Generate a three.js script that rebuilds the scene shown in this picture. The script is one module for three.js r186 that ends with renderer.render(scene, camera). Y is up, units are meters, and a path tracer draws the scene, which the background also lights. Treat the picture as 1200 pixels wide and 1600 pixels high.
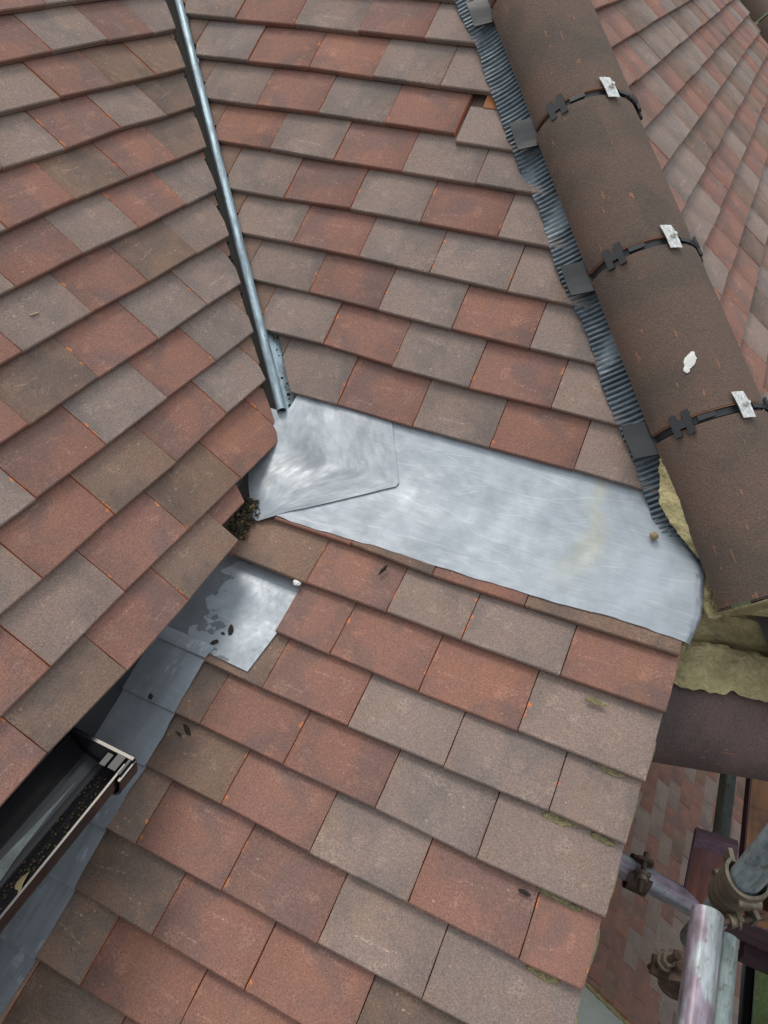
import * as THREE from 'three';
import { mergeGeometries, toCreasedNormals } from 'three/addons/utils/BufferGeometryUtils.js';

/* ------------------------------------------------------------------ camera, sky, sun, exposure */
const H = 6.5;                                        // height of the camera above the ground
const scene = new THREE.Scene();
const camera = new THREE.PerspectiveCamera(70.796, 0.75, 0.05, 200);
camera.position.set(0, H, 0);
{ // rows: camera right, camera up, camera back
  const m = new THREE.Matrix4().makeBasis(new THREE.Vector3(.904161, .029630, -.426163), new THREE.Vector3(-.300862, .752381, -.586007), new THREE.Vector3(.303274, .658061, .689188));
  camera.quaternion.setFromRotationMatrix(m);
}
const renderer = new THREE.WebGLRenderer({ antialias: true });
renderer.toneMapping = THREE.LinearToneMapping;
renderer.toneMappingExposure = 1.08;
renderer.shadowMap.enabled = true;
{ // overcast sky: brighter overhead than at the horizon
  const w = 128, h = 64, data = new Float32Array(w * h * 4);
  for (let j = 0; j < h; j++) for (let i = 0; i < w; i++) {
    const el = ((j + .5) / h - .5) * Math.PI, s = Math.max(0, Math.sin(el));
    const cl = 1 + .10 * Math.sin(i / w * Math.PI * 4 + 1.3) * Math.cos(el) + .06 * Math.sin(i / w * Math.PI * 10 + j * .35) * Math.cos(el);
    const L = (el < 0 ? .25 : .37 + .76 * s) * cl, k = (j * w + i) * 4;
    data[k] = L * .965; data[k + 1] = L * 1.0; data[k + 2] = L * 1.045; data[k + 3] = 1;
  }
  const sky = new THREE.DataTexture(data, w, h, THREE.RGBAFormat, THREE.FloatType);
  sky.mapping = THREE.EquirectangularReflectionMapping; sky.magFilter = THREE.LinearFilter; sky.minFilter = THREE.LinearFilter; sky.needsUpdate = true;
  scene.background = sky; scene.environment = sky;
}
const sun = new THREE.DirectionalLight(0xfff3e4, 1.3);
sun.position.set(-3.2, H + 5, -3.2); sun.target.position.set(-.3, H - 1, -1.0);
sun.castShadow = true; sun.shadow.radius = 34; sun.shadow.mapSize.set(2048, 2048);
Object.assign(sun.shadow.camera, { left: -5, right: 5, top: 5, bottom: -5, near: .1, far: 20 });
scene.add(sun, sun.target);

/* ------------------------------------------------------------------ small helpers */
const V = (x, y, z) => new THREE.Vector3(x, y, z);
const W = (x, y, z) => new THREE.Vector3(x, y + H, z);   // survey point (camera at the origin) -> world
function rng(seed) { let a = seed >>> 0; return () => { a = (a + 0x6D2B79F5) >>> 0; let t = a; t = Math.imul(t ^ (t >>> 15), t | 1); t ^= t + Math.imul(t ^ (t >>> 7), t | 61); return ((t ^ (t >>> 14)) >>> 0) / 4294967296; }; }
const lerp = (a, b, t) => a + (b - a) * t, clamp = (x, a = 0, b = 1) => Math.min(b, Math.max(a, x));
const sstep = (a, b, x) => { const t = clamp((x - a) / (b - a)); return t * t * (3 - 2 * t); };
function hash(ix, iy, s) { let h = Math.imul(ix, 374761393) ^ Math.imul(iy, 668265263) ^ Math.imul(s, 2147483647 ^ 0x5bd1e995); h = Math.imul(h ^ (h >>> 13), 1274126177); return ((h ^ (h >>> 16)) >>> 0) / 4294967296; }
function vn(x, y, s) { const ix = Math.floor(x), iy = Math.floor(y); let fx = x - ix, fy = y - iy; fx = fx * fx * (3 - 2 * fx); fy = fy * fy * (3 - 2 * fy);
  const a = hash(ix, iy, s), b = hash(ix + 1, iy, s), c = hash(ix, iy + 1, s), d = hash(ix + 1, iy + 1, s); return a + (b - a) * fx + (c - a) * fy + (a - b - c + d) * fx * fy; }
function fbm(x, y, s, o = 3) { let v = 0, a = .5, n = 0; for (let i = 0; i < o; i++) { v += a * vn(x, y, s + i * 17); n += a; x *= 2.03; y *= 2.03; a *= .55; } return v / n; }
const used = {};
function numbered(n) { const k = used[n] = (used[n] ?? -1) + 1; return k ? n + '_' + String(k).padStart(3, '0') : n; }
function tag(o, label, category, group, kind) { o.userData = { label, category }; if (group) o.userData.group = group; if (kind) o.userData.kind = kind; return o; }
function shade(o) { o.traverse(m => { if (m.isMesh) { m.castShadow = true; m.receiveShadow = true; } }); return o; }
function mesh(name, g, m, parent) { const o = new THREE.Mesh(g, m); o.name = parent === scene ? numbered(name) : name; o.castShadow = o.receiveShadow = true; parent.add(o); return o; }
function group(name, pos, quat) { const g = new THREE.Group(); g.name = numbered(name); if (pos) g.position.copy(pos); if (quat) g.quaternion.copy(quat); scene.add(g); return g; }
class MB { // mesh builder: quads and triangles, flat until creased
  constructor() { this.p = []; this.t = []; this.c = []; }
  tri(a, b, c, ua = [0, 0], ub = [1, 0], uc = [1, 1]) { this.p.push(...a, ...b, ...c); this.t.push(...ua, ...ub, ...uc); }
  quad(a, b, c, d, ua = [0, 0], ub = [1, 0], uc = [1, 1], ud = [0, 1]) { this.tri(a, b, c, ua, ub, uc); this.tri(a, c, d, ua, uc, ud); }
  geo(crease = .6, col) {
    let g = new THREE.BufferGeometry();
    g.setAttribute('position', new THREE.Float32BufferAttribute(this.p, 3)); g.setAttribute('uv', new THREE.Float32BufferAttribute(this.t, 2));
    if (col) { const n = this.p.length / 3, a = new Float32Array(n * 3); for (let i = 0; i < n; i++) a.set(col, i * 3); g.setAttribute('color', new THREE.BufferAttribute(a, 3)); }
    return toCreasedNormals(g, crease);
  }
}
/* closed sheet over a grid of points: f(i, j) gives [x, y, z], thickness pushed along -normal axis function */
function sheet(nu, nv, f, thick, uvf, crease = .9) {
  const b = new MB(), P = [], Q = [];
  for (let j = 0; j <= nv; j++) for (let i = 0; i <= nu; i++) P.push(f(i / nu, j / nv));
  const at = (i, j) => P[j * (nu + 1) + i];
  for (let j = 0; j <= nv; j++) for (let i = 0; i <= nu; i++) {
    const a = at(Math.max(0, i - 1), j), c = at(Math.min(nu, i + 1), j), d = at(i, Math.max(0, j - 1)), e = at(i, Math.min(nv, j + 1));
    const n = V(c[0] - a[0], c[1] - a[1], c[2] - a[2]).cross(V(e[0] - d[0], e[1] - d[1], e[2] - d[2])).normalize(), p = at(i, j);
    Q.push([p[0] - n.x * thick, p[1] - n.y * thick, p[2] - n.z * thick]);
  }
  const bt = (i, j) => Q[j * (nu + 1) + i], uv = (i, j) => uvf ? uvf(i / nu, j / nv, at(i, j)) : [i / nu, j / nv];
  for (let j = 0; j < nv; j++) for (let i = 0; i < nu; i++) {
    b.quad(at(i, j), at(i, j + 1), at(i + 1, j + 1), at(i + 1, j), uv(i, j), uv(i, j + 1), uv(i + 1, j + 1), uv(i + 1, j));
    b.quad(bt(i, j), bt(i + 1, j), bt(i + 1, j + 1), bt(i, j + 1), uv(i, j), uv(i + 1, j), uv(i + 1, j + 1), uv(i, j + 1));
  }
  for (let i = 0; i < nu; i++) { b.quad(at(i, 0), at(i + 1, 0), bt(i + 1, 0), bt(i, 0), uv(i, 0), uv(i + 1, 0), uv(i + 1, 0), uv(i, 0)); b.quad(at(i + 1, nv), at(i, nv), bt(i, nv), bt(i + 1, nv), uv(i + 1, nv), uv(i, nv), uv(i, nv), uv(i + 1, nv)); }
  for (let j = 0; j < nv; j++) { b.quad(at(0, j + 1), at(0, j), bt(0, j), bt(0, j + 1), uv(0, j + 1), uv(0, j), uv(0, j), uv(0, j + 1)); b.quad(at(nu, j), at(nu, j + 1), bt(nu, j + 1), bt(nu, j), uv(nu, j), uv(nu, j + 1), uv(nu, j + 1), uv(nu, j)); }
  return b.geo(crease);
}
function path(pts) { // piecewise linear lookup over rows [x, y]
  return x => { if (x <= pts[0][0]) return pts[0][1]; for (let i = 1; i < pts.length; i++) if (x <= pts[i][0]) return lerp(pts[i - 1][1], pts[i][1], (x - pts[i - 1][0]) / (pts[i][0] - pts[i - 1][0])); return pts[pts.length - 1][1]; };
}
/* lumpy solid: sphere grid pushed about by noise */
function lump(rx, ry, rz, seed, amp = .3, seg = 8) {
  const g = new THREE.IcosahedronGeometry(1, seg > 8 ? 3 : seg > 4 ? 2 : 1), p = g.attributes.position;
  for (let i = 0; i < p.count; i++) { const x = p.getX(i), y = p.getY(i), z = p.getZ(i), k = 1 + amp * (fbm(x * 1.7 + 9 + z, y * 1.7 + 5 - z * .7, seed) - .5) * 2; p.setXYZ(i, x * rx * k, y * ry * k, z * rz * k); }
  g.computeVertexNormals(); return g;
}

/* ------------------------------------------------------------------ textures */
function dataTex(w, h, fn, srgb) {
  const d = new Uint8Array(w * h * 4), o = [0, 0, 0];
  for (let y = 0; y < h; y++) for (let x = 0; x < w; x++) { fn(x, y, o); const k = (y * w + x) * 4; d[k] = clamp(o[0], 0, 255); d[k + 1] = clamp(o[1], 0, 255); d[k + 2] = clamp(o[2], 0, 255); d[k + 3] = 255; }
  const t = new THREE.DataTexture(d, w, h); t.magFilter = THREE.LinearFilter; t.minFilter = THREE.LinearMipmapLinearFilter; t.generateMipmaps = true;
  t.wrapS = t.wrapT = THREE.RepeatWrapping; if (srgb) t.colorSpace = THREE.SRGBColorSpace; t.needsUpdate = true; return t;
}
/* atlas of 5 x 5 cells: 9 red tiles, 9 grey tiles, 6 brown tiles, one cell of bare clay */
const CELL = 400, PAD = 6, AT = CELL * 5;
const TONES = { R: [[137, 100, 88], [118, 94, 88], [148, 104, 85]], G: [[135, 119, 111], [119, 107, 102], [143, 121, 108]], W: [[124, 102, 89], [104, 90, 82], [129, 102, 85]] };
const cellTone = i => i < 9 ? 'R' : i < 18 ? 'G' : i < 24 ? 'W' : 'C';
const cells = [];
for (let i = 0; i < 25; i++) {
  const r = rng(900 + i * 31), c = { tone: cellTone(i), scuffs: [], chips: [], marks: [] };
  const ns = r() < .45 ? 1 + Math.floor(r() * 2) : 0;
  for (let k = 0; k < ns; k++) c.scuffs.push([.1 + r() * .5, .15 + r() * .5, .12 + r() * .35, (r() - .5) * .12, .5 + r() * .5]);
  const nc = r() < .6 ? 1 + Math.floor(r() * 3) : 0;
  for (let k = 0; k < nc; k++) c.chips.push([r() < .5 ? 0 : 1, .03 + r() * .6, .022 + r() * .05, .013 + r() * .028]);
  const nm = Math.floor(r() * 6);
  for (let k = 0; k < nm; k++) c.marks.push([.1 + r() * .8, .05 + r() * .6, .006 + r() * .012]);
  c.s = 40 + i * 97; c.mixA = .34 + r() * .16; c.hot = r() * .5;
  cells.push(c);
}
const atlas = dataTex(AT, AT, (px, py, o) => {
  const cx = Math.floor(px / CELL), cy = Math.floor(py / CELL), c = cells[cy * 5 + cx], x = (px - cx * CELL) / CELL, y = (py - cy * CELL) / CELL, s = c.s;
  const g1 = hash(px, py, s), g2 = vn(px * .55, py * .55, s + 3), g3 = vn(px * .2, py * .2, s + 5);
  if (c.tone === 'C') { const k = .8 + .4 * fbm(x * 30, y * 30, s); o[0] = 176 * k; o[1] = 104 * k; o[2] = 66 * k; return; }
  const T = TONES[c.tone], a = fbm(x * 2.6 + 3, y * 2.2 + 7, s, 3), b = fbm(x * 3.1 + 11, y * 2.6 + 1, s + 50, 3), m1 = sstep(c.mixA, c.mixA + .26, a) * .8, m2 = sstep(.5, .78, b) * (.3 + c.hot * .7);
  let k = 1 + (g1 - .5) * .22 + (g2 - .5) * .26 + (g3 - .5) * .12;
  for (let i = 0; i < 3; i++) o[i] = lerp(lerp(T[0][i], T[1][i], m1), T[2][i], m2) * k;
  if (g1 > .985) { const q = 30 + 40 * g2; o[0] += q; o[1] += q; o[2] += q * .9; }
  if (hash(px + 5, py + 9, s) > .985) { o[0] *= .7; o[1] *= .7; o[2] *= .7; }
  { const st = sstep(.60, .78, fbm(x * 5 + 9, y * 7 + fbm(x * 12, y * 12, s + 71, 2), s + 70, 4)) * sstep(.3, .6, g2 * .5 + g3 * .5); o[0] += st * 15; o[1] += st * 13; o[2] += st * 10; }
  for (const f of c.scuffs) { const dx = (x - f[0]) / f[2]; if (dx > 0 && dx < 1) { const yy = f[1] + f[3] * dx + (vn(x * 9, 3, s) - .5) * .02, d = Math.abs(y - yy) / .02; if (d < 1) { const q = (1 - d) * sstep(.42, .75, vn(px * .18, py * .3, s + 21)) * f[4] * 40; o[0] += q; o[1] += q * .86; o[2] += q * .74; } } }
  for (const f of c.marks) { const d = Math.hypot((x - f[0]), (y - f[1]) * 1.1) / f[2]; if (d < 1) { const q = (1 - d * d) * 45; o[0] += q; o[1] += q * .9; o[2] += q * .8; } }
  for (const f of c.chips) { const ex = (f[0] ? 1 - x : x) - PAD / CELL, d = Math.hypot(ex / f[3], (y - f[1]) / f[2]) + (vn(px * .15, py * .15, s + 8) - .5) * .7; if (d < 1) { const q = sstep(1, .8, d), kk = .85 + .3 * g2; o[0] = lerp(o[0], 190 * kk, q); o[1] = lerp(o[1], 121 * kk, q); o[2] = lerp(o[2], 82 * kk, q); } }
}, true);
const atlasBump = dataTex(AT / 2, AT / 2, (px, py, o) => { const v = 255 * clamp(.5 + (hash(px, py, 7) - .5) * .55 + (vn(px * .4, py * .4, 8) - .5) * .5 + (vn(px * .06, py * .06, 9) - .5) * .3); o[0] = o[1] = o[2] = v; });
const matTile = new THREE.MeshStandardMaterial({ map: atlas, bumpMap: atlasBump, bumpScale: .0007, roughness: .86, vertexColors: true });

function granular(base, alt, seed, size, dens) { return dataTex(size, size, (x, y, o) => { const a = fbm(x / size * 5, y / size * 5, seed, 4), g = 1 + (hash(x, y, seed) - .5) * .34 + (vn(x * .5, y * .5, seed + 2) - .5) * .3; const m = sstep(.35, .7, a);
  for (let i = 0; i < 3; i++) o[i] = lerp(base[i], alt[i], m) * g; if (hash(x + 3, y, seed + 4) > dens) { o[0] += 45; o[1] += 40; o[2] += 34; } if (hash(x, y + 7, seed + 5) > .9985 || fbm(x * .09, y * .016, seed + 30, 2) > .865) { o[0] += 45; o[1] += 18; o[2] += 4; } }, true); }
const grainBump = dataTex(512, 512, (x, y, o) => { o[0] = o[1] = o[2] = 255 * clamp(.5 + (hash(x, y, 71) - .5) * .6 + (vn(x * .45, y * .45, 72) - .5) * .6); });
const matHip = new THREE.MeshStandardMaterial({ map: granular([99, 82, 72], [86, 75, 68], 501, 1024, .985), bumpMap: grainBump, bumpScale: .0006, roughness: .9 });
const matRidge = new THREE.MeshStandardMaterial({ map: granular([103, 86, 82], [86, 74, 73], 611, 1024, .99), bumpMap: grainBump, bumpScale: .0006, roughness: .9 });
const matClayEdge = new THREE.MeshStandardMaterial({ color: new THREE.Color().setRGB(.27, .125, .075), roughness: .9 });
const mortarTex = dataTex(512, 512, (x, y, o) => { const a = fbm(x / 60, y / 60, 801, 4), g = 1 + (hash(x, y, 802) - .5) * .12 + (vn(x * .3, y * .3, 803) - .5) * .16, m = sstep(.35, .7, a); o[0] = lerp(178, 150, m) * g; o[1] = lerp(167, 140, m) * g; o[2] = lerp(126, 104, m) * g; }, true);
const mortarBump = dataTex(512, 512, (x, y, o) => { o[0] = o[1] = o[2] = 255 * clamp(fbm(x / 22, y / 22, 811, 5)); });
const matMortar = new THREE.MeshStandardMaterial({ map: mortarTex, bumpMap: mortarBump, bumpScale: .007, roughness: .95 });

/* lead: colour and gloss patches in sheet coordinates, one drawing per sheet */
function leadTex(w, h, seed, base, paint) {
  return dataTex(w, h, (px, py, o) => {
    const x = px / w, y = 1 - py / h, ax = x * w / 256, ay = y * h / 256;
    const a = fbm(ax * 1.5 + 2, ay * 1.3, seed, 4), b = fbm(ax * 9 + 1, ay * 7, seed + 9, 4), mill = vn(px * .010, py * .75, seed + 4) * .6 + vn(px * .03, py * .3, seed + 5) * .4;
    let L = base * (1 + (a - .5) * .16 + (b - .5) * .09 + (mill - .5) * .08 + (hash(px, py, seed + 6) - .5) * .04);
    o[0] = L * .95; o[1] = L; o[2] = L * 1.048;
    if (hash(px >> 1, py >> 1, seed) > .9992) { o[0] += 30; o[1] += 30; o[2] += 30; }
    if (paint) paint(x, y, o, px, py);
  }, true);
}
const leadRough = dataTex(512, 512, (x, y, o) => { const a = fbm(x / 70, y / 90, 901, 4), b = fbm(x / 14, y / 20, 902, 3); o[0] = 0; o[1] = 255 * clamp(.55 + (a - .5) * .28 + (b - .5) * .2); o[2] = 255; });
function scratches(n, seed, w, h) { const r = rng(seed), l = []; for (let i = 0; i < n; i++) l.push([r(), r(), (r() - .5) * .12, .03 + r() * .12, r()]); return (x, y) => { let q = 0; for (const s of l) { const d = (x - s[0]) / s[3]; if (d > 0 && d < 1) { const e = Math.abs(y - s[1] - s[2] * d) * h; if (e < 1.2) q = Math.max(q, (1.2 - e) * s[4]); } } return q; }; }
const scrMain = scratches(170, 5, 1400, 480);
const leadMainTex = leadTex(1400, 480, 31, 165, (x, y, o, px, py) => {
  const q = scrMain(x, y) * 26; o[0] += q; o[1] += q; o[2] += q;
  // yellow green run-off stain
  const sx = .80 - (y - .1) * .16, e = Math.abs(x - sx) / (.02 + .035 * y) + (fbm(px / 30, py / 50, 78, 4) - .5) * 1.2, k = sstep(1, .2, e) * sstep(.02, .2, y) * sstep(1, .6, y) * .24; o[0] = lerp(o[0], 176, k); o[1] = lerp(o[1], 172, k); o[2] = lerp(o[2], 132, k);
  // mortar slurry against the hip
  const f = (x - .90 - y * .16) / .035 + (fbm(px / 18, py / 18, 79, 4) - .5) * 3, kk = sstep(.2, 1, f) * sstep(.62, .42, y) * .75; o[0] = lerp(o[0], 214, kk); o[1] = lerp(o[1], 212, kk); o[2] = lerp(o[2], 176, kk);
});
const lead = (map, over = {}) => new THREE.MeshStandardMaterial({ map, metalness: .62, roughness: 1, roughnessMap: leadRough, ...over });
const matLeadMain = lead(leadMainTex);
const matLeadOver = lead(leadTex(700, 420, 57, 160, (x, y, o, px, py) => { const s = fbm(x * 3 + y * 2.2, y * 2.6 - x * 2.2 + fbm(px / 60, py / 60, 61, 3), 58, 4), k = sstep(.5, .72, s); for (let i = 0; i < 3; i++) o[i] = lerp(o[i], [205, 211, 214][i], k * .22); const d = sstep(.5, .3, fbm(x * 4 - y * 3, y * 3 + x, 59, 4)); for (let i = 0; i < 3; i++) o[i] *= 1 - d * .08; }));
const matLeadPatch = lead(leadTex(420, 420, 63, 168, (x, y, o, px, py) => { // water marks with an outline
  const d = fbm(px / 95, py / 95, 64, 4) + (.55 - x) * .55 + Math.max(0, .12 - y) * 2.4 + Math.max(0, y - .86) * .3, m = sstep(.60, .615, d), e = sstep(.02, 0, Math.abs(d - .607)); for (let i = 0; i < 3; i++) o[i] = o[i] * (1 - .24 * m) - 16 * e; }));
const matLeadStrip = lead(leadTex(300, 1100, 67, 168, (x, y, o, px, py) => { const q = sstep(.62, .8, fbm(px / 30, py / 42, 68, 5)) * 30; o[0] += q; o[1] += q; o[2] += q; }));
const galvTex = (tint, seed, purple) => dataTex(256, 512, (x, y, o) => { const a = fbm(x / 26, y / 60, seed, 4), b = fbm(x / 9, y / 30, seed + 3, 3), g = 1 + (a - .5) * .5 + (b - .5) * .25 + (hash(x, y, seed) - .5) * .06; for (let i = 0; i < 3; i++) o[i] = tint[i] * g; const scr = sstep(.72, .86, vn(x * .9, y * .02, seed + 11)) * sstep(.4, .7, vn(x * .1, y * .03, seed + 12)) * 26; o[0] += scr; o[1] += scr; o[2] += scr; const ru = sstep(.68, .8, fbm(x / 14, y / 20, seed + 15, 4)); o[0] = lerp(o[0], 104, ru * .5); o[1] = lerp(o[1], 82, ru * .5); o[2] = lerp(o[2], 66, ru * .5); const p = sstep(.5 - purple * .35, .62 - purple * .3, fbm(x / 60 + 4, y / 130, seed + 7, 4)); if (purple) { o[0] = lerp(o[0], 138 * g, p * .7); o[1] = lerp(o[1], 120 * g, p * .7); o[2] = lerp(o[2], 136 * g, p * .7); } }, true);
const matTubeGrey = new THREE.MeshStandardMaterial({ map: galvTex([146, 160, 166], 1001, 0), metalness: .45, roughness: .5 });
const matTubePurple = new THREE.MeshStandardMaterial({ map: galvTex([138, 146, 152], 1021, .75), metalness: .35, roughness: .55 });
const matTubeMixed = new THREE.MeshStandardMaterial({ map: galvTex([150, 158, 162], 1041, .25), metalness: .4, roughness: .5 });
const matTubeGreen = new THREE.MeshStandardMaterial({ map: galvTex([138, 152, 150], 1061, 0), metalness: .45, roughness: .5 });
const matBead = new THREE.MeshStandardMaterial({ map: galvTex([150, 170, 180], 1081, 0), metalness: .5, roughness: .4 });
const matForged = new THREE.MeshStandardMaterial({ map: galvTex([120, 112, 98], 1101, 0), metalness: .6, roughness: .6 });
const matRust = new THREE.MeshStandardMaterial({ map: galvTex([84, 70, 62], 1121, 0), metalness: .5, roughness: .7 });
const matAlu = new THREE.MeshStandardMaterial({ map: galvTex([205, 208, 206], 1141, 0), metalness: .35, roughness: .45 });
const matBlack = new THREE.MeshStandardMaterial({ color: new THREE.Color().setRGB(.012, .012, .013), roughness: .38 });
const matGutter = new THREE.MeshPhysicalMaterial({ color: new THREE.Color().setRGB(.012, .012, .014), roughness: .24 });
const matPaleStrip = new THREE.MeshStandardMaterial({ map: dataTex(128, 1024, (x, y, o) => { const k = .75 + .5 * fbm(x / 22, y / 60, 1451, 4) - (hash(x >> 1, y >> 1, 12) > .985 ? .3 : 0); o[0] = 118 * k; o[1] = 126 * k; o[2] = 126 * k; }, true), roughness: .5 });
const matUnion = new THREE.MeshStandardMaterial({ color: new THREE.Color().setRGB(.020, .023, .027), roughness: .46 });
const matRoll = new THREE.MeshStandardMaterial({ map: dataTex(256, 1024, (x, y, o) => { const a = fbm(x / 40, y / 60, 1201, 4), b = sstep(.66, .8, fbm(x / 12, y / 18, 1203, 4)), k = .85 + .3 * a + b * .2; o[0] = 90 * k; o[1] = 102 * k; o[2] = 110 * k; }, true), metalness: .35, roughness: .42 });
const matDeck = new THREE.MeshStandardMaterial({ color: new THREE.Color().setRGB(.09, .085, .08), roughness: .95 });
const matBatten = new THREE.MeshStandardMaterial({ color: new THREE.Color().setRGB(.33, .14, .055), roughness: .9 });
const woodTex = (tint, seed) => dataTex(256, 1024, (x, y, o) => { const w = fbm(x / 10, y / 160, seed, 4), r = Math.sin((x / 9 + fbm(x / 40, y / 200, seed + 2, 3) * 9)) * .5 + .5, p = sstep(.5, .66, fbm(x / 70, y / 90, seed + 5, 4)), g = .78 + .34 * w + .12 * r + (hash(x, y, seed) - .5) * .08; o[0] = lerp(tint[0], 88, p * .6) * g; o[1] = lerp(tint[1], 60, p * .6) * g; o[2] = lerp(tint[2], 66, p * .6) * g; }, true);
const matWood = new THREE.MeshStandardMaterial({ map: woodTex([122, 88, 62], 1301), roughness: .85 });
const matWoodDark = new THREE.MeshStandardMaterial({ map: woodTex([104, 66, 58], 1311), roughness: .85 });
const matPurplePaint = new THREE.MeshStandardMaterial({ map: dataTex(128, 128, (x, y, o) => { const k = .75 + .5 * fbm(x / 14, y / 14, 1321, 4); o[0] = 88 * k; o[1] = 64 * k; o[2] = 78 * k; }, true), roughness: .7 });
const renderTex = dataTex(256, 256, (x, y, o) => { const k = .93 + .1 * fbm(x / 30, y / 30, 1401, 4) + (hash(x, y, 3) - .5) * .04; o[0] = 226 * k; o[1] = 232 * k; o[2] = 232 * k; }, true);
const matRender = new THREE.MeshStandardMaterial({ map: renderTex, roughness: .9 });
const brickTex = dataTex(256, 256, (x, y, o) => { const k = .8 + .4 * fbm(x / 24, y / 24, 1411, 4); o[0] = 118 * k; o[1] = 92 * k; o[2] = 80 * k; }, true);
const matWall = new THREE.MeshStandardMaterial({ map: brickTex, roughness: .92 });
const grassTex = dataTex(512, 512, (x, y, o) => { const k = .6 + .8 * fbm(x / 30, y / 30, 1421, 5) + (hash(x, y, 9) - .5) * .3; o[0] = 62 * k; o[1] = 76 * k; o[2] = 42 * k; }, true); grassTex.repeat.set(20, 20);
const matGrass = new THREE.MeshStandardMaterial({ map: grassTex, roughness: 1 });
const matMoss = new THREE.MeshStandardMaterial({ color: 0xffffff, roughness: 1 });
const matDark = new THREE.MeshStandardMaterial({ color: new THREE.Color().setRGB(.02, .016, .012), roughness: .9 });
const matLeaf = new THREE.MeshStandardMaterial({ color: new THREE.Color().setRGB(.30, .25, .13), roughness: .8, side: THREE.DoubleSide });
const matTwig = new THREE.MeshStandardMaterial({ color: new THREE.Color().setRGB(.42, .36, .24), roughness: .8 });
const matWhite = new THREE.MeshStandardMaterial({ color: new THREE.Color().setRGB(.72, .73, .70), roughness: .85 });
const matStone = new THREE.MeshStandardMaterial({ color: new THREE.Color().setRGB(.28, .22, .13), roughness: .95 });

/* ------------------------------------------------------------------ slopes: local x along the courses, y off the slope, z down the slope */
function frame(o, u, v) { const U = V(...u).normalize(), Z = V(...v), N = V().crossVectors(Z, U).normalize(); Z.crossVectors(U, N); return { o: W(...o), U, N, Z, q: new THREE.Quaternion().setFromRotationMatrix(new THREE.Matrix4().makeBasis(U, N, Z)) }; }
const FA = frame([-1.4607, -.2208, -1.2338], [0, 0, -1], [.7456, -.6664, 0]);
const FB = frame([-1.2667, -.2667, -1.7976], [1, 0, 0], [0, -.6513, .7588]);
const FC = frame([-.5533, -.9572, -.8876], [1, 0, 0], [0, -.3999, .9165]);
const FD = frame([-.1095, -.5401, -1.4790], [.0192, 0, -.9998], [.7334, -.6797, .0141]);
const FE = frame([.8347, -3.8902, -1.8763], [0, 0, -1], [.7547, -.6561, 0]);
function on(f, u, h, v) { return f.o.clone().addScaledVector(f.U, u).addScaledVector(f.N, h).addScaledVector(f.Z, v); }

const CAMB = .0045, THK = .0125, LEN = .245, GAP = .0027;
function tileTop(s, g) { const c = x => CAMB * 4 * (x / .27) * (1 - x / .27); return -s * ((THK + c(g) + GAP) / g) + c(s); }
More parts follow.
